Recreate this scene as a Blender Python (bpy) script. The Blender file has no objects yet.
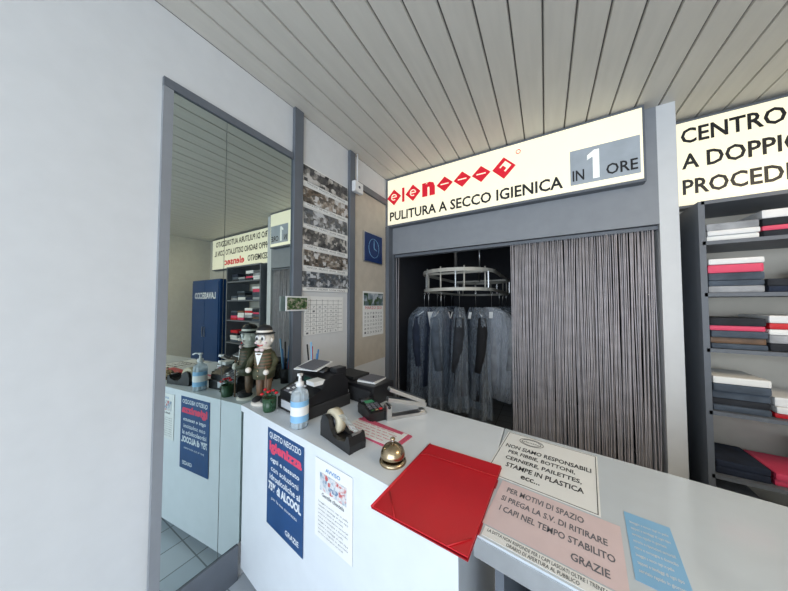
import bpy, bmesh, math, random
from mathutils import Matrix, Vector
random.seed(7)
sc = bpy.context.scene
sc.view_settings.view_transform = 'Standard'

# ------------------------------------------------------------------ materials
def mat(name, col, rough=.5, metal=0.0, var=.06, scale=12, bump=0.0, emit=0, spec=.5, stretch=None, col2=None):
    m = bpy.data.materials.new(name); m.use_nodes = True
    nt = m.node_tree; b = nt.nodes['Principled BSDF']
    b.inputs['Roughness'].default_value = rough
    b.inputs['Metallic'].default_value = metal
    b.inputs['Specular IOR Level'].default_value = spec
    tc = nt.nodes.new('ShaderNodeTexCoord'); mp = nt.nodes.new('ShaderNodeMapping')
    if stretch: mp.inputs['Scale'].default_value = stretch
    nt.links.new(tc.outputs['Object'], mp.inputs[0])
    n = nt.nodes.new('ShaderNodeTexNoise'); n.inputs['Scale'].default_value = scale; n.inputs['Detail'].default_value = 4
    nt.links.new(mp.outputs[0], n.inputs['Vector'])
    r = nt.nodes.new('ShaderNodeValToRGB')
    r.color_ramp.elements[0].position = .3; r.color_ramp.elements[1].position = .7
    c2 = col2 if col2 else tuple(min(1, c*(1+var)) for c in col)
    c1 = tuple(c*(1-var) for c in col)
    r.color_ramp.elements[0].color = (*c1, 1); r.color_ramp.elements[1].color = (*c2, 1)
    nt.links.new(n.outputs['Fac'], r.inputs[0]); nt.links.new(r.outputs[0], b.inputs['Base Color'])
    if bump:
        bp = nt.nodes.new('ShaderNodeBump'); bp.inputs['Strength'].default_value = bump; bp.inputs['Distance'].default_value = .01
        nt.links.new(n.outputs['Fac'], bp.inputs['Height']); nt.links.new(bp.outputs[0], b.inputs['Normal'])
    if emit:
        nt.links.new(r.outputs[0], b.inputs['Emission Color']); b.inputs['Emission Strength'].default_value = emit
    return m

def photo_mat(name, cols, scale, seed):
    m = bpy.data.materials.new(name); m.use_nodes = True
    nt = m.node_tree; b = nt.nodes['Principled BSDF']; b.inputs['Roughness'].default_value = .35
    tc = nt.nodes.new('ShaderNodeTexCoord'); mp = nt.nodes.new('ShaderNodeMapping')
    mp.inputs['Location'].default_value = (seed*3.1, seed*1.7, seed)
    nt.links.new(tc.outputs['Object'], mp.inputs[0])
    v = nt.nodes.new('ShaderNodeTexVoronoi'); v.inputs['Scale'].default_value = scale; v.distance = 'CHEBYCHEV'
    n = nt.nodes.new('ShaderNodeTexNoise'); n.inputs['Scale'].default_value = scale*.5; n.inputs['Detail'].default_value = 6
    nt.links.new(mp.outputs[0], v.inputs['Vector']); nt.links.new(mp.outputs[0], n.inputs['Vector'])
    sp = nt.nodes.new('ShaderNodeSeparateColor'); nt.links.new(v.outputs['Color'], sp.inputs[0])
    mx = nt.nodes.new('ShaderNodeMath'); mx.operation = 'MULTIPLY_ADD'
    nt.links.new(sp.outputs[0], mx.inputs[0]); mx.inputs[1].default_value = .45
    nt.links.new(n.outputs['Fac'], mx.inputs[2])
    r = nt.nodes.new('ShaderNodeValToRGB')
    el = r.color_ramp.elements
    while len(el) < len(cols): el.new(.5)
    for i, c in enumerate(cols):
        el[i].position = .45 + .5*i/(len(cols)-1); el[i].color = (*c, 1)
    nt.links.new(mx.outputs[0], r.inputs[0]); nt.links.new(r.outputs[0], b.inputs['Base Color'])
    return m

def clear_mat(name, col, fac, rough=.15, edge=.0, bump=.6):
    m = bpy.data.materials.new(name); m.use_nodes = True
    nt = m.node_tree; b = nt.nodes['Principled BSDF']
    b.inputs['Base Color'].default_value = (*col, 1); b.inputs['Roughness'].default_value = rough
    t = nt.nodes.new('ShaderNodeBsdfTransparent'); t.inputs[0].default_value = (.95, .97, 1, 1)
    n = nt.nodes.new('ShaderNodeTexNoise'); n.inputs['Scale'].default_value = 11; n.inputs['Detail'].default_value = 3
    tc = nt.nodes.new('ShaderNodeTexCoord'); mp = nt.nodes.new('ShaderNodeMapping'); mp.inputs['Scale'].default_value = (2.2, 2.2, .35)
    nt.links.new(tc.outputs['Object'], mp.inputs[0]); nt.links.new(mp.outputs[0], n.inputs['Vector'])
    bp = nt.nodes.new('ShaderNodeBump'); bp.inputs['Strength'].default_value = bump; bp.inputs['Distance'].default_value = .09
    nt.links.new(n.outputs['Fac'], bp.inputs['Height']); nt.links.new(bp.outputs[0], b.inputs['Normal'])
    mx = nt.nodes.new('ShaderNodeMixShader'); mx.inputs[0].default_value = fac
    if edge:
        lw = nt.nodes.new('ShaderNodeLayerWeight'); lw.inputs[0].default_value = .45
        nt.links.new(bp.outputs[0], lw.inputs['Normal'])
        ma = nt.nodes.new('ShaderNodeMath'); ma.operation = 'MULTIPLY_ADD'; ma.inputs[1].default_value = edge; ma.inputs[2].default_value = fac
        nt.links.new(lw.outputs['Facing'], ma.inputs[0]); nt.links.new(ma.outputs[0], mx.inputs[0])
    nt.links.new(t.outputs[0], mx.inputs[1]); nt.links.new(b.outputs[0], mx.inputs[2])
    nt.links.new(mx.outputs[0], nt.nodes['Material Output'].inputs[0])
    return m

M_wall = mat('wall_paint', (.70, .71, .72), .7, var=.02)
M_wallwarm = mat('wall_paint_warm', (.62, .58, .50), .7, var=.03)
M_ceil = mat('ceiling_plank_paint', (.61, .58, .52), .45, var=.04, scale=3, stretch=(8, 1, 1))
M_groove = mat('ceiling_groove', (.10, .095, .09), .8)
M_grey = mat('grey_trim_paint', (.13, .145, .17), .5, var=.05)
M_greyl = mat('grey_header_paint', (.27, .285, .31), .55, var=.04)
M_lam = mat('white_laminate', (.74, .78, .82), .3, var=.02)
M_lam2 = mat('glass_over_laminate', (.58, .63, .67), .12, var=.02)
M_lamedge = mat('laminate_edge', (.55, .57, .6), .35)
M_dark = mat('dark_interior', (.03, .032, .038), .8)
M_back = mat('back_room_shade', (.035, .037, .045), .8)  # darkness of the unlit back room put into the wall colour
M_black = mat('black_plastic', (.012, .012, .014), .35)
M_blackm = mat('black_matte', (.02, .02, .022), .65)
M_screen = mat('screen_glass', (.02, .05, .04), .1)
M_metal = mat('brushed_metal', (.6, .6, .6), .28, 1.0)
M_brass = mat('aged_brass', (.46, .36, .23), .25, 1.0, var=.25, scale=20)
M_white = mat('white_plastic', (.8, .8, .8), .4)
M_paper = mat('paper_white', (.84, .84, .82), .7, var=.02)
M_pink = mat('paper_pink', (.72, .57, .57), .7, var=.03)
M_ink = mat('black_ink', (.015, .015, .018), .6)
M_inkg = mat('grey_ink', (.14, .14, .16), .6)
M_red = mat('red_folder_card', (.58, .010, .02), .28, var=.08, scale=4)
M_redd = mat('red_folder_dark', (.35, .008, .015), .4)
M_redp = mat('red_paint', (.60, .01, .02), .5)
M_blueP = mat('poster_blue', (.008, .06, .19), .4, var=.15, scale=5)
M_pinkink = mat('poster_magenta_ink', (.75, .06, .14), .5)
M_sky = mat('poster_lightblue', (.25, .5, .75), .4)
M_navy = mat('navy_plaque', (.012, .035, .14), .3)
M_str = mat('curtain_string', (.50, .47, .49), .6, var=.15)
M_green = mat('green_ceramic', (.02, .07, .03), .3)
M_olive = mat('figurine_olive', (.06, .06, .028), .5, var=.3, scale=30)
M_brown = mat('figurine_brown', (.16, .09, .05), .5, var=.3)
M_skin = mat('figurine_cream', (.78, .72, .64), .45)
M_pur = mat('magenta_form', (.60, .09, .16), .6)
M_rubber = mat('elastic_band', (.5, .01, .015), .6)
M_tape = mat('tape_roll', (.62, .55, .40), .3)
M_label = mat('blue_label', (.08, .25, .55), .4)
M_clear = clear_mat('clear_bottle_plastic', (.75, .85, .9), .45, .1)
M_bag = clear_mat('garment_bag_plastic', (.80, .84, .90), .22, .13, .50, 1.0)
M_bag2 = clear_mat('garment_bag_plastic_dark', (.50, .58, .68), .10, .10, .55, 1.0)
M_signW = mat('sign_lit_acrylic', (.93, .86, .65), .3, var=.01, emit=.54)
M_signG = mat('sign_grey_print', (.36, .40, .44), .4, emit=.2)
M_signK = mat('sign_black_print', (.01, .01, .012), .4)
M_signR = mat('sign_red_print', (.75, .01, .03), .4, emit=.3)
M_lamp = mat('lamp_diffuser', (1, .88, .68), .4, var=0, emit=6)
M_flyer = photo_mat('flyer_print', [(.1, .2, .35), (.5, .55, .6), (.75, .75, .75), (.55, .1, .1)], 60, 3)

mm = bpy.data.materials.new('mirror_silver'); mm.use_nodes = True
b = mm.node_tree.nodes['Principled BSDF']; b.inputs['Metallic'].default_value = 1; b.inputs['Roughness'].default_value = .008
b.inputs['Base Color'].default_value = (.56, .63, .61, 1)
M_mirror = mm

mt = bpy.data.materials.new('floor_tiles'); mt.use_nodes = True; nt = mt.node_tree; b = nt.nodes['Principled BSDF']
b.inputs['Roughness'].default_value = .25
tc = nt.nodes.new('ShaderNodeTexCoord'); br = nt.nodes.new('ShaderNodeTexBrick')
br.offset = 0; br.inputs['Scale'].default_value = 1; br.inputs['Brick Width'].default_value = .2; br.inputs['Row Height'].default_value = .2
br.inputs['Mortar Size'].default_value = .004
br.inputs['Color1'].default_value = (.45, .50, .55, 1); br.inputs['Color2'].default_value = (.50, .54, .58, 1); br.inputs['Mortar'].default_value = (.22, .24, .26, 1)
nt.links.new(tc.outputs['Object'], br.inputs['Vector']); nt.links.new(br.outputs[0], b.inputs['Base Color'])
M_tile = mt

# ------------------------------------------------------------------ builder
RX90 = Matrix.Rotation(math.pi/2, 4, 'X')
class B:
    def __init__(s, name): s.name = name; s.bm = bmesh.new(); s.mats = []
    def mi(s, m):
        if m not in s.mats: s.mats.append(m)
        return s.mats.index(m)
    def add(s, vs, fs, m, M=None, smooth=False):
        k = s.mi(m); nv = []
        for v in vs:
            v = Vector(v)
            if M is not None: v = M @ v
            nv.append(s.bm.verts.new(v))
        for f in fs:
            try:
                fc = s.bm.faces.new([nv[i] for i in f]); fc.material_index = k; fc.smooth = smooth
            except ValueError: pass
    def merge(s, t, m, M=None, smooth=False):
        t.verts.index_update()
        s.add([v.co.copy() for v in t.verts], [[v.index for v in f.verts] for f in t.faces], m, M, smooth); t.free()
    def box(s, c, size, m, bev=0, M=None, rot=None, smooth=False):
        t = bmesh.new(); bmesh.ops.create_cube(t, size=1)
        for v in t.verts: v.co = Vector((v.co.x*size[0], v.co.y*size[1], v.co.z*size[2]))
        if bev: bmesh.ops.bevel(t, geom=list(t.edges), offset=bev, segments=2, profile=.7, affect='EDGES')
        T = Matrix.Translation(c)
        if rot: T = T @ Matrix.Rotation(rot[2], 4, 'Z') @ Matrix.Rotation(rot[1], 4, 'Y') @ Matrix.Rotation(rot[0], 4, 'X')
        if M is not None: T = M @ T
        s.merge(t, m, T, smooth)
    def b2(s, a, b_, m, bev=0, M=None):
        s.box([(a[i]+b_[i])/2 for i in range(3)], [abs(b_[i]-a[i]) for i in range(3)], m, bev, M)
    def cyl(s, p0, p1, r, m, r2=None, seg=16, M=None, smooth=True):
        p0, p1 = Vector(p0), Vector(p1); d = p1-p0
        t = bmesh.new(); bmesh.ops.create_cone(t, cap_ends=True, segments=seg, radius1=r, radius2=r if r2 is None else r2, depth=d.length)
        T = Matrix.Translation((p0+p1)/2) @ d.to_track_quat('Z', 'Y').to_matrix().to_4x4()
        if M is not None: T = M @ T
        s.merge(t, m, T, smooth)
    def sph(s, c, sc_, m, M=None, seg=20):
        t = bmesh.new(); bmesh.ops.create_uvsphere(t, u_segments=seg, v_segments=seg//2+2, radius=1)
        if not hasattr(sc_, '__len__'): sc_ = (sc_,)*3
        T = Matrix.Translation(c) @ Matrix.Diagonal((*sc_, 1))
        if M is not None: T = M @ T
        s.merge(t, m, T, True)
    def lathe(s, prof, m, M=None, seg=28, smooth=True):
        vs, fs = [], []
        n = len(prof)
        for i in range(seg):
            a = 2*math.pi*i/seg
            for r, z in prof: vs.append((max(r, 1e-5)*math.cos(a), max(r, 1e-5)*math.sin(a), z))
        for i in range(seg):
            j = (i+1) % seg
            for k in range(n-1): fs.append((i*n+k, j*n+k, j*n+k+1, i*n+k+1))
        s.add(vs, fs, m, M, smooth)
    def tube(s, pts, r, m, seg=8, M=None, closed=False):
        pts = [Vector(p) for p in pts]; n = len(pts); vs, fs = [], []
        up = Vector((0, 0, 1))
        for i, p in enumerate(pts):
            a = pts[(i-1) % n] if (closed or i > 0) else p; c = pts[(i+1) % n] if (closed or i < n-1) else p
            d = (c-a).normalized(); ref = up if abs(d.dot(up)) < .95 else Vector((1, 0, 0))
            u = d.cross(ref).normalized(); w = d.cross(u)
            rr = r[i] if hasattr(r, '__len__') else r
            for k in range(seg):
                q = 2*math.pi*k/seg; vs.append(p+u*math.cos(q)*rr+w*math.sin(q)*rr)
        for i in range(n if closed else n-1):
            j = (i+1) % n
            for k in range(seg):
                l = (k+1) % seg; fs.append((i*seg+k, i*seg+l, j*seg+l, j*seg+k))
        if not closed: fs.append(tuple(range(seg))); fs.append(tuple((n-1)*seg+k for k in range(seg)))
        s.add(vs, fs, m, M, True)
    def prism(s, poly, z0, z1, m, M=None):
        n = len(poly)
        vs = [(x, y, z0) for x, y in poly]+[(x, y, z1) for x, y in poly]
        fs = [tuple(range(n))[::-1], tuple(range(n, 2*n))]+[(i, (i+1) % n, n+(i+1) % n, n+i) for i in range(n)]
        s.add(vs, fs, m, M)
    def text(s, body, x0, y0, w, h, m, M=None, bold=.0, shear=0):
        """fit text in box lower-left (x0,y0) size w,h in the XY plane of M"""
        cu = bpy.data.curves.new('t', 'FONT'); cu.body = body; cu.offset = bold; cu.shear = shear; cu.resolution_u = 2
        ob = bpy.data.objects.new('t', cu); sc.collection.objects.link(ob)
        dg = bpy.context.evaluated_depsgraph_get(); me = bpy.data.meshes.new_from_object(ob.evaluated_get(dg))
        if len(me.vertices):
            xs = [v.co.x for v in me.vertices]; ys = [v.co.y for v in me.vertices]
            ax, bx, ay, by = min(xs), max(xs), min(ys), max(ys)
            sx = w/max(bx-ax, 1e-4); sy = h/max(by-ay, 1e-4)
            s.add([(x0+(v.co.x-ax)*sx, y0+(v.co.y-ay)*sy, 0) for v in me.vertices], [tuple(p.vertices) for p in me.polygons], m, M)
        bpy.data.objects.remove(ob); bpy.data.meshes.remove(me); bpy.data.curves.remove(cu)
    def done(s, loc=(0, 0, 0), rz=0, scale=1, recalc=True):
        if recalc: bmesh.ops.recalc_face_normals(s.bm, faces=list(s.bm.faces))
        me = bpy.data.meshes.new(s.name); s.bm.to_mesh(me); s.bm.free()
        for m in s.mats: me.materials.append(m)
        o = bpy.data.objects.new(s.name, me); o.location = loc; o.rotation_euler = (0, 0, rz); o.scale = (scale,)*3
        sc.collection.objects.link(o); return o
def TX(x, y, z): return Matrix.Translation((x, y, z))
R = math.radians

# ------------------------------------------------------------------ layout (metres)
XW = -1.58; YB = 2.55; H = 3.05; XR = 3.6; YF = -2.4; JX = .72; YJ = 2.92
o = B('floor'); o.b2((XW-.1, YF-.1, -.1), (XR+.1, 5.2, 0), M_tile); o.done()
o = B('wall_left'); o.b2((XW-.12, YF, 0), (XW, 5.1, H), M_wall); o.done()
o = B('wall_right'); o.b2((XR, YF, 0), (XR+.1, YJ, H), M_wallwarm); o.done()
o = B('wall_header'); o.b2((XW, YB, 2.18), (JX, YB+.1, H), M_greyl); o.done()
o = B('wall_return'); o.b2((JX, YB, 0), (JX+.1, YJ+.1, H), M_wall); o.done()
o = B('wall_back'); o.b2((JX+.1, YJ, 0), (XR+.1, YJ+.1, H), M_wallwarm); o.done()
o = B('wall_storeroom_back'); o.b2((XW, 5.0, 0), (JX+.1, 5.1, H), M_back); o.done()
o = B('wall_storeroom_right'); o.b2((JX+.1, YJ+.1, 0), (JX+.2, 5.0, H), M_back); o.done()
o = B('wall_storeroom_left'); o.b2((XW, YB+.1, 0), (XW+.01, 5.0, H), M_back); o.done()  # thin sheet over the left wall, shade of the back room in its colour
o = B('wall_front')
o.b2((XW-.1, YF-.12, 0), (XR+.1, YF, .25), M_wall); o.b2((XW-.1, YF-.12, 2.75), (XR+.1, YF, H), M_wall)
o.b2((XW-.1, YF-.12, .25), (XW+.15, YF, 2.75), M_wall); o.b2((XR-.15, YF-.12, .25), (XR+.1, YF, 2.75), M_wall)
o.done()
o = B('window_1')
for x in (XW+.17, -.2, 1.15, 2.4, XR-.17): o.b2((x-.02, YF-.08, .25), (x+.02, YF-.03, 2.75), M_metal)
for z in (.27, 2.73): o.b2((XW+.15, YF-.08, z-.02), (XR-.15, YF-.03, z+.02), M_metal)
o.done()
o = B('ceiling')
o.b2((XW-.1, YF-.1, H+.012), (XR+.1, 5.1, H+.1), M_groove)
pw = .145; x = XW
while x < XR:
    x1 = min(x+pw-.006, XR)
    y1 = YB if x < JX else YJ
    vs = [(x, YF, H+.012), (x+.004, YF, H), (x1-.004, YF, H), (x1, YF, H+.012)]
    vs += [(a, y1, c) for a, _, c in vs]
    o.add(vs, [(0, 1, 5, 4), (1, 2, 6, 5), (2, 3, 7, 6)], M_ceil)
    x += pw
o.done()

o = B('wall_mirror')
ys = [.50, .748, 1.195]
for a, c in zip(ys[:-1], ys[1:]): o.b2((XW+.001, a+.0015, .20), (XW+.010, c-.0015, 2.655), M_mirror)
o.done()
o = B('trim_1'); o.b2((XW+.001, .46, 2.657), (XW+.02, 1.195, 2.70), M_grey); o.done()
o = B('trim_7'); o.b2((XW+.001, .46, 0), (XW+.02, .499, 2.655), M_greyl); o.done()
o = B('baseboard_left'); o.b2((XW+.001, .50, .0), (XW+.02, .855, .198), M_grey, .002); o.done()
o = B('trim_2'); o.b2((XW+.001, 1.198, 0), (XW+.03, 1.275, H-.002), M_grey, .003); o.done()
o = B('trim_3'); o.b2((XW+.001, 1.81, 0), (XW+.03, 1.885, H-.002), M_grey, .003); o.done()
o = B('trim_4'); o.b2((XW+.001, 2.46, 0), (XW+.05, 2.545, 2.49), M_grey, .003); o.done()
o = B('trim_5'); o.b2((XW+.001, 1.888, 2.74), (XW+.03, 2.458, 2.80), M_grey, .003); o.done()
o = B('junction_box'); o.b2((XW+.031, 1.83, 2.66), (XW+.075, 1.95, 2.76), M_white, .006); o.cyl((XW+.075, 1.89, 2.71), (XW+.079, 1.89, 2.71), .012, M_inkg); o.tube([(XW+.05, 1.89, 2.76), (XW+.05, 1.89, 3.04)], .008, M_white); o.done()
o = B('trim_6'); o.b2((XW+.002, YB-.0, 0), (XW+.06, YB+.09, 2.178), M_grey); o.done()
o = B('wall_panel'); o.b2((XW+.001, 1.887, 1.0), (XW+.006, 2.458, 2.738), mat('cream_panel', (.56, .50, .42), .6)); o.done()

# ------------------------------------------------------------------ lit sign
o = B('lit_shop_sign')
yf = 2.47
o.b2((XW+.012, yf+.006, 2.485), (.64, YB-.002, 3.045), M_grey)
o.b2((XW+.03, yf, 2.505), (.625, yf+.008, 3.025), M_signW)
W = lambda y: Matrix.Translation((0, y, 0)) @ RX90
o.text('PULITURA A SECCO IGIENICA', -1.52, 2.545, 1.66, .105, M_signK, W(yf-.0015), .022)
o.b2((.19, yf-.002, 2.55), (.61, yf, 2.83), M_signG)
o.text('IN', .205, 2.58, .075, .085, M_signK, W(yf-.004), .015)
M_s1 = mat('sign_white_print', (.9, .9, .85), .4, emit=.4)
o.add([(.335, yf-.004, 2.575), (.375, yf-.004, 2.575), (.375, yf-.004, 2.80), (.345, yf-.004, 2.80), (.30, yf-.004, 2.765), (.30, yf-.004, 2.73), (.335, yf-.004, 2.75)], [(0, 1, 2, 3, 4, 5, 6)], M_s1)
o.text('ORE', .415, 2.58, .18, .085, M_signK, W(yf-.004), .015)
def dia(cx, cz, r, m, dy=.0015, sk=1.0):
    o.add([(cx-r*sk, yf-dy, cz), (cx, yf-dy, cz-r), (cx+r*sk, yf-dy, cz), (cx, yf-dy, cz+r)], [(0, 1, 2, 3)], m)
lz = 2.825
def bar(cx, cz, L, t, ang, m, dy=.004):
    o.box((cx, yf-dy, cz), (L, .0008, t), m, rot=(0, R(ang), 0))
for cx in (-1.465, -1.225):
    dia(cx, lz-.01, .092, M_signR)
    o.tube([(cx+.032*math.cos(R(a)), yf-.003, lz-.01+.032*math.sin(R(a))) for a in range(0, 316, 20)], .006, M_signW, 5)
    bar(cx, lz-.01, .066, .011, 0, M_signW)
bar(-1.345, lz-.005, .03, .16, 0, M_signR, .002)
o.text('n', -1.115, lz-.085, .145, .15, M_signR, W(yf-.0015), .06)
for i, cx in enumerate((-.865, -.685, -.505)):
    dia(cx, lz+.004*i, .078, M_signR, sk=1.12); bar(cx, lz+.004*i, .085, .011, 0, M_signW)
dia(-.305, lz+.01, .100, M_signR); dia(-.292, lz+.022, .050, M_signW, .003); dia(-.312, lz+.004, .030, M_signR, .0045)
o.tube([(-.185+.018*math.cos(a*.52), yf-.002, lz+.125+.018*math.sin(a*.52)) for a in range(12)], .003, M_signR, 5, closed=True)
o.done()

o = B('lit_wall_sign')
yf2 = YJ-.10
o.b2((.84, yf2+.006, 2.34), (3.3, YJ-.002, 3.03), M_grey); o.b2((.86, yf2, 2.36), (3.28, yf2+.008, 3.01), M_signW)
for i, t in enumerate(('CENTRO DI PULITURA AUTORIZZATO', 'A DOPPIO BAGNO DISTILLATO CON IL', 'PROCEDIMENTO')):
    w = (2.2, 2.25, .95)[i]; o.text(t, .93, 2.84-.2*i, w, .12, M_signK, W(yf2-.0015), .022)
o.text('elensec', 2.0, 2.425, .75, .15, M_signR, W(yf2-.0015), .03)
o.done()

# ------------------------------------------------------------------ counter
A = R(-6.5); C0 = Vector((XW, .86, 0)); CM = Matrix.Translation(C0) @ Matrix.Rotation(A, 4, 'Z')
def P(s_, d, z=1.0):
    v = CM @ Vector((s_, d, z)); return (v.x, v.y, v.z)
DW = .645
wl = XW+.012
k = math.tan(A)
def ny(x): return .86+k*(x-XW)
def fy(x): return ny(x)+DW/math.cos(A)
S1 = 1.415; S2 = 1.335   # near / far end of the seam
o = B('service_counter')
p1 = P(S1, 0); p2 = P(S2, DW)
o.prism([(wl, ny(wl)), (p1[0], p1[1]), (p2[0], p2[1]), (wl, fy(wl))], .965, 1.0, M_lam)
a1 = P(S1-.045, .008); a2 = P(S2-.045, DW-.03)
o.prism([(wl+.01, ny(wl)+.010), (a1[0], a1[1]), (a2[0], a2[1]), (wl+.01, fy(wl)-.03)], .06, .9645, M_lam)
q1 = P(S1-.05, .05)
o.prism([(wl+.012, ny(wl)+.05), (q1[0], q1[1]), (a2[0]-.01, a2[1]-.02), (wl+.012, fy(wl)-.06)], 0, .06, M_grey)
o.done()
o = B('glass_topped_counter')
o.prism([(S1+.004, 0), (3.3, 0), (3.3, DW), (S2+.004, DW)], .968, 1.0, M_lam2, CM)
o.b2((S1+.003, -.004, .945), (3.3, .0, .994), M_metal, M=CM)
o.b2((S1+.02, .12, .0), (S1+.045, DW-.02, .967), M_grey, M=CM)
for s_ in (2.3, 3.26): o.b2((s_, .03, .0), (s_+.03, DW-.02, .967), M_lamedge, M=CM)
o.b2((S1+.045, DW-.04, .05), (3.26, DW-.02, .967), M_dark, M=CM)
o.b2((S1+.045, .10, .50), (3.26, DW-.04, .52), M_grey, M=CM)
o.b2((S1+.045, .08, .04), (3.26, DW-.04, .06), M_grey, M=CM)
o.done()
o = B('laundry_basket')
mb = mat('basket_plastic', (.10, .13, .12), .5)
for i in range(6):
    z = .02+i*.04; g = .10+.004*i; h_ = .15+.004*i
    o.tube([(-h_, -g, z), (h_, -g, z), (h_, g, z), (-h_, g, z)], .007, mb, 6, closed=True)
for i in range(14):
    t = i/14*2*math.pi; cx = max(-1, min(1, 1.4*math.cos(t))); cy = max(-1, min(1, 1.4*math.sin(t)))
    o.tube([(.15*cx, .10*cy, .01), (.17*cx, .12*cy, .23)], .005, mb, 6)
o.b2((-.15, -.10, 0), (.15, .10, .012), mb)
o.sph((0, 0, .14), (.13, .085, .09), mat('laundry_cloth', (.3, .34, .36), .9, bump=.6, scale=14))
o.done(P(1.72, .30, .5205), A)

FM = CM @ RX90
def sheet(name, s0, s1, z0, z1, m, lines, tilt=0):
    o = B(name); w = s1-s0; h = z1-z0
    o.box((0, 0, 0), (w, h, .0012), m)
    for (t, x, y, tw, th, tm, bd) in lines: o.text(t, -w/2+x*w, -h/2+y*h, tw*w, th*h, tm, TX(0, 0, .0012), bd)
    ob = o.done(recalc=True)
    ob.matrix_world = FM @ TX((s0+s1)/2, (z0+z1)/2, -.0065) @ Matrix.Rotation(tilt, 4, 'Z')
    return ob
S = lambda x: (x-XW)/math.cos(A)
WT = mat('poster_white_ink', (.72, .76, .8), .5)
sheet('blue_hygiene_poster', S(-1.26), S(-.94), .475, .965, M_blueP, [
    ('QUESTO NEGOZIO', .06, .885, .88, .07, WT, .02), ('igienizza', .06, .735, .9, .13, M_pinkink, .05),
    ('ogni e tessuto', .10, .645, .8, .06, WT, .02), ('con soluzioni', .12, .565, .76, .055, WT, .01),
    ('idroalcoliche al', .08, .475, .84, .06, WT, .02), ('75% di ALCOOL', .05, .36, .9, .09, WT, .05),
    ('per la tua sicurezza', .15, .27, .7, .04, WT, 0), ('GRAZIE', .55, .06, .35, .05, WT, .02)])
def lines(n, y0, y1, x0=.1, m=M_inkg, bd=0):
    out = []
    words = ['lavaggio a secco capi in pelle', 'tappeti e tendaggi di ogni tipo', 'servizio rapido in giornata', 'stireria e riparazioni sartoriali', 'ritiro e consegna a domicilio']
    for i in range(n):
        y = y1-(y1-y0)*(i+1)/n; out.append((words[i % 5], x0, y, .8*(1-.15*(i % 3 == 2)), (y1-y0)/n*.55, m, bd))
    return out
sheet('paper_notice', S(-.855), S(-.63), .63, .95, M_paper,
      [('AVVISO', .3, .88, .4, .05, M_label, .02), ('Gentile clientela', .2, .55, .6, .05, M_inkg, .02)]+lines(9, .06, .5))
o = B('printed_flyer'); o.box((0, 0, 0), (.16, .07, .0006), M_flyer); ob = o.done(); ob.matrix_world = FM @ TX(S(-.742), .865, -.0048)
def flat(name, s0, s1, d0, d1, m, lines_, z=1.0006, logo=False, rot=0, border=False):
    o = B(name); w = s1-s0; h = d1-d0
    o.box((0, 0, .0004), (w, h, .0008), m)
    if border:
        for yy in (-1, 1): o.box((0, yy*(h/2-.006), .0011), (w-.010, .002, .0004), M_ink)
        for xx in (-1, 1): o.box((xx*(w/2-.006), 0, .0011), (.002, h-.010, .0004), M_ink)
    for (t, x, y, tw, th, tm, bd) in lines_: o.text(t, -w/2+x*w, -h/2+y*h, tw*w, th*h, tm, TX(0, 0, .0014), bd)
    if logo:
        for r_ in (.030, .024): o.tube([(-.06+1.5*r_*math.cos(a*.314), h/2-.050+r_*math.sin(a*.314), .001) for a in range(20)], .0012, M_ink, 5, closed=True)
        o.text('elensec', -.09, h/2-.057, .06, .014, M_ink, TX(0, 0, .0012))
    o.done(P((s0+s1)/2, (d0+d1)/2, z), A+rot)
flat('liability_notice', 1.360, 1.685, .262, .620, M_paper, [
    ('NON SIAMO RESPONSABILI', .06, .61, .88, .082, M_ink, .02), ('PER FIBBIE, BOTTONI,', .12, .48, .68, .082, M_ink, .02),
    ('CERNIERE, PAILETTES,', .12, .35, .74, .082, M_ink, .02), ('STAMPE IN PLASTICA', .16, .22, .72, .082, M_ink, .02), ('ecc...', .34, .10, .18, .06, M_ink, .02)], logo=True, border=True)
flat('pink_pickup_notice', 1.425, 1.725, .045, .255, M_pink, [
    ('PER MOTIVI DI SPAZIO', .08, .76, .66, .12, M_inkg, .015), ('SI PREGA LA S.V. DI RITIRARE', .06, .55, .84, .11, M_inkg, .015),
    ('I CAPI NEL TEMPO STABILITO', .08, .34, .86, .11, M_inkg, .015), ('GRAZIE', .66, .10, .24, .11, M_inkg, .015)])
flat('small_print_notice', 1.435, 1.73, .006, .040, M_paper, [('LA DITTA NON RISPONDE PER I CAPI LASCIATI OLTRE I TRENTA GIORNI', .03, .55, .94, .3, M_ink, .0), ('ORARIO DI APERTURA AL PUBBLICO', .2, .1, .5, .3, M_ink, .0)])
flat('blue_flyer', 1.738, 1.83, .10, .33, M_sky, lines(8, .1, .9, .1, WT, .02))

# ------------------------------------------------------------------ red folder
o = B('red_folder')
o.box((0, 0, .002), (.285, .405, .003), M_redd, .001)
o.box((0, 0, .0065), (.283, .40, .003), M_red, .001, rot=(0, R(-.9), 0))
o.cyl((-.1425, -.2, .0045), (-.1425, .2, .0045), .0045, M_red, seg=10)
o.tube([(-.13, -.125, .008), (-.06, -.203, .010)], .002, M_rubber, 6)
o.tube([(.135, -.15, .0115), (.09, -.203, .0115)], .002, M_rubber, 6)
o.tube([(-.142, .10, .008), (-.12, .12, .009), (.143, .125, .0125)], .0018, M_rubber, 6)
for y in (-.1, .1): o.b2((.141, y-.02, .0015), (.146, y+.02, .006), M_redd)
o.done((-.298, .822, 1.0005), R(-2.5))

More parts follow.
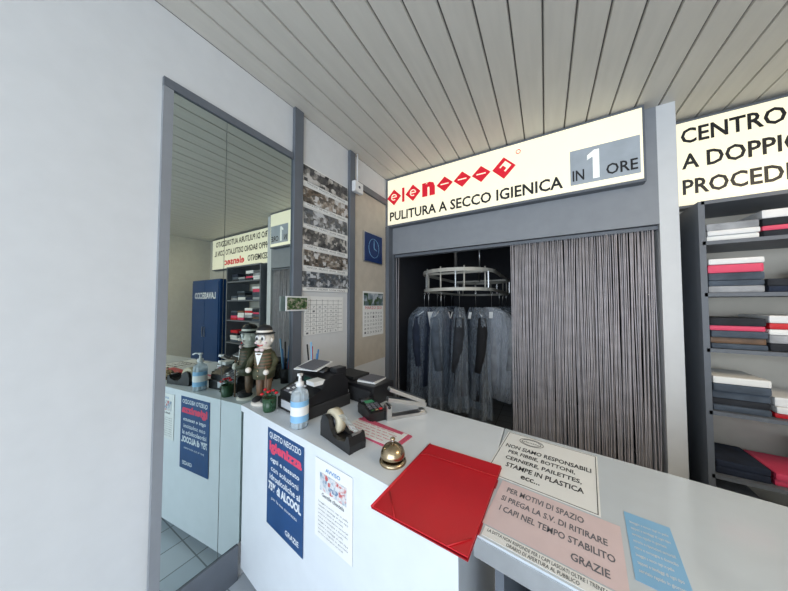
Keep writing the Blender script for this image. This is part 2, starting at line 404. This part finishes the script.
o = B('service_bell')
o.lathe([(0, 0), (.050, 0), (.052, .004), (.050, .010), (.043, .014), (.020, .018), (.012, .022), (.012, .028)], M_brass)
o.lathe([(.046, .024), (.047, .027), (.046, .036), (.041, .050), (.031, .061), (.018, .068), (.006, .071), (0, .071)], M_brass)
o.lathe([(.044, .026), (.040, .045), (.03, .057), (0, .066)], M_brass)
o.cyl((0, 0, .07), (0, 0, .084), .0035, M_metal); o.lathe([(0, .080), (.009, .082), (.010, .087), (.006, .091), (0, .092)], M_brass, seg=16)
o.done((-.510, .850, 1.0))

o = B('tape_dispenser')
prof = [(-.10, 0), (.115, 0), (.118, .03), (.108, .062), (.098, .064), (.085, .04), (.04, .028), (.005, .03), (-.02, .05), (-.035, .085), (-.06, .098), (-.085, .09), (-.10, .06)]
for y in (-.036, .024): o.prism(prof, -.006-y-.006, .006-y, M_black, RX90)
low = [(-.098, .0), (.113, .0), (.116, .03), (.106, .060), (.098, .060), (.085, .036), (.04, .024), (-.02, .02), (-.098, .03)]
o.prism(low, -.030, .030, M_black, RX90)
M2 = TX(-.045, 0, .066) @ RX90
o.lathe([(.024, -.016), (.052, -.016), (.052, .016), (.024, .016), (.024, -.016)], M_tape, M2, 32)
o.lathe([(.0, -.018), (.024, -.018), (.024, .018), (0, .018)], M_black, M2, 24)
o.cyl((-.045, -.034, .066), (-.045, .034, .066), .008, M_black)
o.box((.104, 0, .064), (.004, .045, .008), M_metal)
o.add([(-.01, -.012, .103), (.104, -.012, .069), (.104, .012, .069), (-.01, .012, .103)], [(0, 1, 2, 3)], M_clear)
o.done((-.785, .868, 1.0), R(-14), 1.05)

o = B('hand_sanitiser_bottle')
o.lathe([(0, 0), (.036, 0), (.040, .006), (.040, .145), (.036, .162), (.018, .175), (.014, .180), (.014, .188), (0, .188)], M_clear)
o.lathe([(0, .004), (.037, .006), (.037, .11), (0, .11)], clear_mat('sanitiser_gel', (.7, .85, .95), .6, .05))
o.lathe([(.0407, .03), (.0407, .125)], M_sky); o.lathe([(.0411, .06), (.0411, .10)], M_paper)
o.lathe([(0, .186), (.018, .186), (.018, .205), (.008, .208), (.006, .235), (0, .235)], M_white)
o.lathe([(0, .232), (.013, .234), (.013, .243), (0, .246)], M_white); o.tube([(0, 0, .24), (.03, -.01, .242), (.045, -.015, .234)], .005, M_white)
o.done((-1.050, .858, 1.0), R(-20), 1.05)

# ------------------------------------------------------------------ figurine
o = B('gentleman_figurine')
o.lathe([(0, 0), (.062, 0), (.064, .006), (.058, .014), (0, .016)], M_skin)
for sgn in (-1, 1):
    o.sph((.024*sgn, -.02, .026), (.020, .038, .016), M_blackm)
    o.tube([(.022*sgn, -.002, .03), (.024*sgn, 0, .09), (.022*sgn, .004, .165)], [.015, .019, .026], M_brown, 12)
o.lathe([(.02, .135), (.055, .14), (.058, .17), (.050, .21), (.052, .25), (.046, .285), (.025, .305), (.015, .31)], M_olive)
for i in range(5): o.lathe([(.0515, .20+.018*i), (.053, .204+.018*i), (.0515, .208+.018*i)], M_brown)
o.add([(-.022, -.050, .285), (.022, -.050, .285), (.0, -.058, .21)], [(0, 1, 2)], M_paper)
for i in range(3): o.sph((0, -.056, .16+.028*i), .005, M_brass, seg=10)
for sgn in (-1, 1): o.sph((.014*sgn, -.045, .300), (.014, .008, .009), M_pink, seg=12)
o.lathe([(.022, .293), (.038, .302), (.022, .312)], M_skin)
o.tube([(-.044, 0, .275), (-.072, -.01, .235), (-.068, -.04, .195), (-.048, -.068, .195)], [.017, .017, .015, .012], M_olive, 10); o.sph((-.042, -.074, .196), .015, M_skin, seg=12)
o.tube([(.044, 0, .275), (.072, -.005, .235), (.070, -.03, .19), (.060, -.06, .185)], [.017, .017, .015, .012], M_olive, 10); o.sph((.055, -.067, .186), .015, M_skin, seg=12)
o.cyl((.055, -.067, .0), (.055, -.067, .22), .004, M_brown)
o.sph((0, 0, .350), (.045, .044, .048), M_skin); o.sph((0, -.047, .345), (.012, .016, .011), M_skin, seg=12)
for sgn in (-1, 1):
    o.sph((.017*sgn, -.038, .362), (.013, .009, .016), M_white, seg=12); o.sph((.016*sgn, -.047, .360), (.007, .003, .009), M_black, seg=10)
    o.sph((.045*sgn, 0, .348), (.008, .010, .014), M_skin, seg=10); o.sph((.028*sgn, -.035, .336), (.008, .005, .007), M_pink, seg=10)
o.tube([(-.016, -.040, .325), (0, -.044, .320), (.016, -.040, .325)], .0028, M_redp, 6)
o.sph((0, .014, .360), (.045, .037, .042), M_skin)
o.lathe([(0, .385), (.052, .382), (.056, .388), (.042, .393), (.042, .398), (.038, .418), (.024, .430), (0, .434)], M_black)
o.lathe([(.0425, .392), (.0435, .394), (.0420, .404)], M_skin)
o.done((-1.490, .950, 1.0), R(24), 1.09)

o = B('green_flower_mug')
o.lathe([(0, 0), (.030, 0), (.034, .01), (.037, .075), (.034, .075), (.031, .012), (0, .01)], M_green)
o.tube([(.034, 0, .06), (.056, 0, .055), (.056, 0, .025), (.034, 0, .018)], .005, M_green)
o.lathe([(0, .062), (.034, .064)], M_brown, seg=16)
for i in range(9):
    a = i*.7; rr = .012+.016*(i % 2); tp = (rr*1.5*math.cos(a), rr*1.5*math.sin(a), .095+.008*(i % 3))
    o.tube([(rr*.5*math.cos(a), rr*.5*math.sin(a), .06), tp], .0018, M_green, 5); o.sph(tp, (.010, .010, .007), M_redp if i % 3 else M_green, seg=8)
o.done((-1.345, .893, 1.0), R(-20))
o = B('white_trinket_dish'); o.lathe([(0, 0), (.02, 0), (.024, .006), (.042, .02), (.040, .022), (.02, .01), (0, .009)], M_white)
for i in range(5): o.sph((.016*math.cos(i*1.3), .016*math.sin(i*1.3), .017), .008, M_skin, seg=10)
o.done((-1.400, 1.09, 1.0))

# ------------------------------------------------------------------ cash register
o = B('cash_register')
prof = [(-.15, 0), (.15, 0), (.155, .05), (.15, .11), (.05, .145), (.03, .19), (-.04, .215), (-.11, .205), (-.15, .16)]
o.prism(prof, -.15, .15, M_black, RX90)
o.box((0, 0, .035), (.325, .32, .07), M_blackm, .006)
o.box((.1635, -.03, .04), (.003, .16, .045), M_lamedge, .001)
for i in range(5):
    for j in range(4):
        o.box((.075+.018*i-.005, -.10+.032*j, .142-.0064*i*1.0-.004), (.013, .024, .010), M_white if (i+j) % 3 == 0 else M_inkg, .002, rot=(0, R(19), 0))
o.box((.042, .02, .172), (.004, .15, .030), M_screen, rot=(0, R(-24), 0))
o.cyl((-.06, -.12, .205), (-.06, .05, .205), .035, M_black, seg=24)
o.box((-.02, -.05, .245), (.14, .22, .006), M_paper, rot=(R(4), R(14), R(8)))
o.box((-.02, -.045, .252), (.13, .20, .004), M_inkg, rot=(R(4), R(14), R(-4)))
o.b2((.02, .06, .17), (.10, .14, .195), M_paper, .002)
o.box((-.10, .11, .215), (.08, .07, .06), M_black, .006)
o.done((-1.185, 1.075, 1.0), R(-98), .92)
o = B('pen_cup')
o.lathe([(0, 0), (.03, 0), (.033, .095), (.030, .095), (.027, .004), (0, .004)], M_blackm)
for i, c in enumerate((M_label, M_label, M_redp, M_black, M_sky)):
    a = i*1.3; o.tube([(.01*math.cos(a), .01*math.sin(a), .006), (.035*math.cos(a), .035*math.sin(a), .22+.018*i)], .005, c, 6)
o.done((-1.42, 1.27, 1.0), 0, 1.15)
o = B('document_printer')
o.box((0, 0, .055), (.42, .20, .11), M_black, .008); o.box((0, -.102, .05), (.39, .006, .075), M_blackm, .002)
o.cyl((0, -.105, .055), (0, -.110, .055), .012, M_metal)
o.box((-.08, .0, .122), (.2, .15, .024), M_blackm, .005); o.box((.1, .01, .116), (.13, .14, .010), M_paper, rot=(0, 0, .2)); o.box((.1, .01, .124), (.12, .13, .006), M_inkg, rot=(0, 0, .05))
o.done((-1.07, 1.355, 1.0), A)

o = B('card_terminal')
o.prism([(-.075, 0), (.075, 0), (.08, .03), (.072, .052), (.0, .056), (-.075, .042)], -.042, .042, M_black, RX90)
o.box((.032, 0, .058), (.055, .06, .003), M_screen); o.box((.032, 0, .0600), (.04, .045, .0006), mat('lcd_green', (.05, .25, .12), .3, emit=.2))
for i in range(4):
    for j in range(3): o.box((-.058+.018*i, -.022+.022*j, .0515+.0025*i), (.011, .015, .006), (M_redp, M_brass, M_green)[j] if i == 0 else M_inkg, .001)
o.cyl((.062, -.036, .056), (.062, .036, .056), .016, M_black, seg=16)
o.done((-.815, 1.135, 1.0), R(150), 1.08)

o = B('desk_stapler')
o.box((0, 0, .006), (.17, .034, .012), M_metal, .003)
o.box((.075, 0, .03), (.022, .034, .05), M_metal, .003)
o.box((-.005, 0, .056), (.17, .026, .016), M_metal, .004, rot=(0, R(-14), 0))
o.box((-.005, 0, .082), (.165, .032, .016), M_metal, .005, rot=(0, R(-24), 0))
o.box((-.07, 0, .016), (.02, .024, .006), M_metal)
o.cyl((.075, -.02, .05), (.075, .02, .05), .006, M_blackm)
o.done((-.655, 1.225, 1.0), R(-128), 1.35)

o = B('receipt_form_pad')
o.box((0, 0, .003), (.31, .14, .006), M_pur)
o.box((-.01, -.006, .0075), (.295, .125, .002), M_paper, rot=(0, 0, R(3)))
for i in range(5): o.text('ricevuta capo n. 00%d41  data  ritiro  importo' % i, -.14, -.055+.02*i, .22+.03*(i % 2), .009, M_pur, TX(0, 0, .0092) @ Matrix.Rotation(R(3), 4, 'Z'), .03)
o.box((-.02, .045, .0092), (.27, .018, .0008), M_pur, rot=(0, 0, R(3)))
o.done((-.690, 1.000, 1.0), R(-8))

# ------------------------------------------------------------------ left wall pictures
def wallcard(name, y0, y1, z0, z1, fn, off=.004, th=.006):
    o = B(name); w = y1-y0; h = z1-z0
    fn(o, w, h)
    o.done((XW+off+th, (y0+y1)/2, z0), R(90))
cp = [[(.02, .02, .025), (.10, .10, .10), (.05, .05, .06), (.35, .33, .30), (.60, .58, .56)],
      [(.03, .025, .02), (.16, .12, .09), (.06, .06, .06), (.32, .27, .22), (.62, .62, .62)],
      [(.03, .04, .05), (.11, .13, .16), (.07, .07, .07), (.28, .29, .30), (.55, .57, .60)]]
def cal(o, w, h):
    o.box((0, .001, h/2), (w, .003, h), M_paper)
    n = 6; rh = h/n
    for i in range(n):
        z = h-rh*(i+.5); m = photo_mat('city_photo_%d' % i, cp[i % 3], 22+i*3, i+1)
        tl = random.uniform(-.03, .03)
        o.box((random.uniform(-.01, .01), -.003-.0008*i, z+.012), (w*random.uniform(.95, 1.03), .002, rh*.74), m, rot=(R(-2), tl, 0))
        o.box((0, -.004-.0008*i, z-rh*.40), (w*.98, .0015, rh*.17), M_paper, rot=(0, tl, 0))
        o.text('VENEZIA  MILANO  ROMA  FIRENZE', -w*.42, z-rh*.44, w*.84, rh*.08, M_inkg, Matrix.Translation((0, -.0052-.0008*i, 0)) @ RX90)
wallcard('photo_calendar_collage', 1.282, 1.80, 1.70, 2.68, cal)
def grid(o, w, h):
    o.box((0, 0, h/2), (w, .003, h), M_paper)
    for i in range(1, 9): o.box((0, -.002, h*i/9), (w*.95, .001, .0022), M_inkg)
    for i in range(1, 7): o.box((-w/2+w*i/7, -.002, h*.47), (.002, .001, h*.9), M_inkg)
    for i in range(7):
        for j in range(6): o.text(str((i*6+j) % 31+1), -w/2+w*(j+.35)/7, h*(i+.25)/9, .022, .014, M_inkg, Matrix.Translation((0, -.0027, 0)) @ RX90)
wallcard('month_planner_sheet', 1.31, 1.74, 1.36, 1.66, grid)
def small(o, w, h):
    o.box((0, 0, h/2), (w, .006, h), M_white, .001); o.box((0, -.004, h/2), (w*.9, .002, h*.82), photo_mat('garden_photo', [(.01, .04, .01), (.04, .10, .03), (.12, .16, .07), (.4, .35, .3)], 70, 9))
wallcard('garden_photo_frame', 1.13, 1.32, 1.55, 1.655, small, off=.035)
def plaque(o, w, h):
    o.box((0, 0, h/2), (w, .014, h), M_metal, .002); o.box((0, -.008, h/2), (w*.94, .004, h*.94), M_navy)
    o.tube([(.10*w/.36*math.cos(a*.3), -.011, h/2+.10*math.sin(a*.3)) for a in range(21)], .002, M_sky, 5, closed=True)
    o.tube([(0, -.012, h/2), (.0, -.012, h/2+.085)], .003, M_sky, 5); o.tube([(0, -.012, h/2), (.05, -.012, h/2-.02)], .003, M_sky, 5)
wallcard('square_wall_clock', 2.03, 2.36, 2.03, 2.34, plaque, off=.008, th=.012)
def cal2(o, w, h):
    o.box((0, 0, h/2), (w, .004, h), M_paper)
    o.box((0, -.003, h*.82), (w*.94, .002, h*.28), photo_mat('hill_photo', [(.01, .04, .02), (.07, .12, .05), (.15, .2, .25), (.5, .55, .6)], 16, 4))
    o.text('MARZO 2021', -w*.4, h*.60, w*.8, .03, M_redp, Matrix.Translation((0, -.0035, 0)) @ RX90)
    for i in range(6):
        for j in range(7): o.text(str((i*7+j) % 31+1), -w*.44+w*.9*j/7, h*(.06+.085*i), .026, .022, M_inkg, Matrix.Translation((0, -.0035, 0)) @ RX90)
wallcard('wall_calendar', 2.03, 2.40, 1.27, 1.73, cal2, off=.008)

# ------------------------------------------------------------------ string curtain
o = B('string_curtain')
def strand(x, y, z1=2.15, z0=.12, r=.0036):
    n = 7; ph = random.random()*6; am = random.uniform(.001, .006); sl = random.uniform(-.008, .008)
    o.tube([(x+am*math.sin(ph+i*1.1)+sl*i/n, y+am*math.cos(ph+i*.9), z1+(z0-z1)*i/(n-1)) for i in range(n)], r, M_str, 4)
x = -.27
while x < JX-.02:
    strand(x+random.uniform(-.002, .002), YB+.030+random.uniform(-.006, .006)); x += .0115
x = -.26
while x < JX-.02:
    strand(x+random.uniform(-.003, .003), YB+.065+random.uniform(-.006, .006)); x += .0125
x = XW+.075
while x < -1.46: strand(x, YB+.04+random.uniform(-.01, .01)); x += .026
o.b2((XW+.065, YB+.02, 2.145), (JX-.005, YB+.085, 2.172), M_grey)
o.done()

# ------------------------------------------------------------------ conveyor
cx0, cy0, RR = -.92, 3.10, .42
def stad(z, r=RR, L=1.3, n=14):
    pts = []
    for i in range(n+1):
        a = math.pi+math.pi*i/n; pts.append((cx0+r*math.cos(a), cy0+r*math.sin(a), z))
    for i in range(n+1):
        a = math.pi*i/n; pts.append((cx0+r*math.cos(a), cy0+L+r*math.sin(a), z))
    return pts
M_rail = mat('white_enamel_rail', (.5, .48, .42), .35)
o = B('garment_conveyor')
def band(z0, z1, r, th=.012, m=M_rail):
    a = stad(z0, r); b_ = stad(z1, r); c = stad(z0, r-th); d = stad(z1, r-th); n = len(a)
    vs = a+b_+c+d; fs = []
    for i in range(n):
        j = (i+1) % n
        fs += [(i, j, n+j, n+i), (2*n+i, 3*n+i, 3*n+j, 2*n+j), (n+i, n+j, 3*n+j, 3*n+i), (i, 2*n+i, 2*n+j, j)]
    o.add(vs, fs, m)
band(1.955, 1.995, RR+.01); band(1.745, 1.78, RR)
for p in stad(0, RR-.03)[::3]: o.cyl((p[0], p[1], 1.745), (p[0], p[1], 2.02), .009, M_rail, seg=8)
for p in stad(0, RR+.012)[::4]: o.box((p[0], p[1], 1.87), (.010, .010, .18), M_metal)
for y in (cy0-.1, cy0+1.2):
    o.cyl((cx0, y, 1.97), (cx0, y, H+.01), .02, M_metal, seg=10)
    o.b2((cx0-.39, y-.015, 1.96), (cx0+.39, y+.015, 1.985), M_rail)
o.done()

def fold(a, t, ph, amp): return 1+amp*t*(math.sin(6*a+ph)+.6*math.sin(11*a+ph*2.3))
def garment(name, loc, yaw, width, length, m, bag, shirt=None, sleeves=True, lm=None, hooktop=.205):
    o = B(name); hw = width/2
    def shell(mm_, grow, top, ln, ph, amp):
        vs, fs = [], []; n = 40; rows = 20
        for i in range(rows):
            t = i/(rows-1); z = top-(ln)*t**.9
            q = min(1, (top-z)/.15); w = .05+(hw-.05)*q**.6+grow; d = .03+.03*q+.015*t+grow*.7
            for k_ in range(n):
                a = 2*math.pi*k_/n; f = fold(a, .25+t, ph+t*1.5, amp)
                vs.append((w*math.copysign(abs(math.cos(a))**.75, math.cos(a))*(1+.3*(f-1)), d*math.sin(a)*f, z))
        for i in range(rows-1):
            for k_ in range(n):
                l = (k_+1) % n; fs.append((i*n+k_, i*n+l, (i+1)*n+l, (i+1)*n+k_))
        fs.append(tuple(range(n)))
        o.add(vs, fs, mm_, None, True)
    ph = random.random()*6
    shell(m, 0, 0, length*.82, ph, .16)
    if sleeves:
        for s_ in (-1, 1):
            o.tube([(s_*hw*.78, 0, -.08), (s_*(hw-.01), -.01, -.22), (s_*(hw), -.03, -.42), (s_*(hw-.02), -.05, -.62)], [.045, .052, .046, .04], m, 12)
    if shirt:
        o.add([(-.05, -.058, -.02), (.05, -.058, -.02), (.012, -.085, -.30), (-.012, -.085, -.30)], [(0, 1, 2, 3)], shirt)
        for s_ in (-1, 1): o.add([(s_*.05, -.060, -.01), (s_*.10, -.068, -.12), (s_*.012, -.092, -.32)], [(0, 1, 2)], lm or m)
        for i in range(3): o.sph((.0, -.095, -.36-.1*i), .008, M_black, seg=8)
    o.lathe([(.045, .0), (.05, .02), (.035, .035)], lm or m, seg=16)
    o.tube([(-hw*.85, 0, -.06), (0, 0, .02), (hw*.85, 0, -.06)], .008, M_metal, 6)
    o.tube([(0, 0, .02), (0, 0, hooktop-.03), (.015, 0, hooktop-.012), (0, 0, hooktop), (-.014, 0, hooktop-.012)], .003, M_metal, 6)
    shell(bag, .026, .035, length, ph+1, .34)
    o.box((.03, -.085, -.05), (.04, .002, .07), M_paper, rot=(R(-15), 0, .2))
    o.done(loc, yaw)
G1 = mat('cloth_charcoal', (.020, .023, .030), .9, var=.3, bump=.3)
G2 = mat('cloth_navy', (.014, .022, .045), .9, var=.3, bump=.3)
G3 = mat('cloth_grey', (.33, .34, .36), .9, var=.25, bump=.4)
G4 = mat('cloth_black', (.006, .006, .008), .9, bump=.3)
G5 = mat('cloth_slate', (.07, .09, .12), .9, var=.3, bump=.3)
zt = 1.53
spec = [
    (-14, G3, M_bag, .98, None, .46), (-48, G4, M_bag2, 1.12, None, .30), (-72, G1, M_bag2, 1.04, M_pinkink, .32),
    (-100, G5, M_bag2, 1.10, None, .32), (-128, G2, M_bag2, 1.04, M_paper, .34), (-158, G5, M_bag2, 1.12, M_inkg, .34)]
for i, (an, m, bg, ln, sh, wd) in enumerate(spec):
    a = R(an); r = RR-.005
    px, py = cx0+r*math.cos(a), cy0+r*math.sin(a)
    yaw = a if an > -90 else a+math.pi
    garment('bagged_garment', (px, py, zt), yaw, wd, ln, m, bg, sh)
for y, m in ((3.45, G1), (3.75, G4), (4.1, G2)):
    garment('bagged_garment', (cx0+RR, y, zt), 0, .40, 1.05, m, M_bag2)
    garment('bagged_garment', (cx0-RR+.01, y, zt), 0, .32, 1.05, m, M_bag2)

# ------------------------------------------------------------------ right part of shop (seen in the mirror)
o = B('clothes_shelf_unit')
x0, x1, y0, y1 = .90, 1.95, 2.48, 2.90
for x in (x0, x1): o.b2((x-.015, y0, 0), (x+.015, y1, 2.28), M_grey)
shz = [.1, .5, .9, 1.3, 1.66, 2.0]
for z in shz+[2.27]: o.b2((x0, y0, z-.012), (x1, y1, z+.012), M_grey)
cols = [G1, G3, M_redp, M_white, G2, M_pinkink, G5, M_paper, M_brown, G1, G5]
for z in shz:
    x = x0+.03
    while x < x1-.26:
        zz = z+.013; w = random.uniform(.2, .24)
        for k_ in range(random.randint(2, 5)):
            h_ = random.uniform(.03, .055)
            if zz+h_ > z+.30: break
            o.box((x+w/2, y0+.18+random.uniform(-.01, .01), zz+h_/2), (w, .3, h_), random.choice(cols), .012); zz += h_
        x += w+.012
o.done()
o = B('blue_storage_cabinet')
mcb = mat('cabinet_blue', (.01, .05, .16), .35)
o.b2((2.12, 2.45, .05), (3.25, 2.9, 2.08), mcb, .01); o.b2((2.15, 2.435, .1), (2.68, 2.45, 2.03), mcb, .004); o.b2((2.69, 2.435, .1), (3.22, 2.45, 2.03), mcb, .004)
for x in (2.64, 2.73): o.b2((x-.008, 2.415, .95), (x+.008, 2.435, 1.15), M_metal, .003)
o.text('LAVASECCO', 2.25, 1.7, .85, .13, WT, W(2.433), .03); o.b2((2.14, 2.47, 0), (3.23, 2.88, .05), M_black)
o.done()
o = B('door_1')
MW = mat('door_white', (.55, .58, .6), .4)
o.b2((XR-.045, .75, 0), (XR-.003, 1.70, 2.15), MW, .004)
for z0_, z1_ in ((.2, .95), (1.1, 2.0)): o.b2((XR-.052, .9, z0_), (XR-.044, 1.55, z1_), M_wallwarm, .003)
for y in (.70, 1.75): o.b2((XR-.06, y-.045, 0), (XR-.003, y+.045, 2.2), M_grey)
o.b2((XR-.06, .66, 2.16), (XR-.003, 1.79, 2.24), M_grey); o.cyl((XR-.05, .84, 1.05), (XR-.09, .84, 1.05), .01, M_metal); o.tube([(XR-.09, .84, 1.05), (XR-.09, .95, 1.05)], .009, M_metal)
o.done()
o = B('ceiling_light')
o.box((2.1, .8, H-.03), (.16, 1.3, .056), M_white, .008); o.box((2.1, .8, H-.068), (.13, 1.24, .03), M_lamp, .01)
o.done()

# ------------------------------------------------------------------ lights
def area(name, loc, rot, sx, sy, e, col):
    l = bpy.data.lights.new(name, 'AREA'); l.shape = 'RECTANGLE'; l.size = sx; l.size_y = sy; l.energy = e; l.color = col
    ob = bpy.data.objects.new(name, l); ob.location = loc; ob.rotation_euler = rot; sc.collection.objects.link(ob)
area('storefront_daylight', (.6, YF-.3, 1.5), (R(90), 0, 0), 4.4, 2.4, 150, (.82, .91, 1.0))
area('ceiling_light_glow', (2.1, .8, H-.10), (0, 0, 0), .13, 1.2, 34, (1, .80, .55))
w = bpy.data.worlds.new('sky'); sc.world = w; w.use_nodes = True
w.node_tree.nodes['Background'].inputs[0].default_value = (.62, .78, 1, 1); w.node_tree.nodes['Background'].inputs[1].default_value = .9

# ------------------------------------------------------------------ camera
cd = bpy.data.cameras.new('camera'); cd.sensor_width = 36; cd.lens = 255/788*36; cd.clip_start = .02
co = bpy.data.objects.new('camera', cd); co.location = (0, 0, 1.6); co.rotation_euler = (R(91.9), 0, R(30.7))
sc.collection.objects.link(co); sc.camera = co
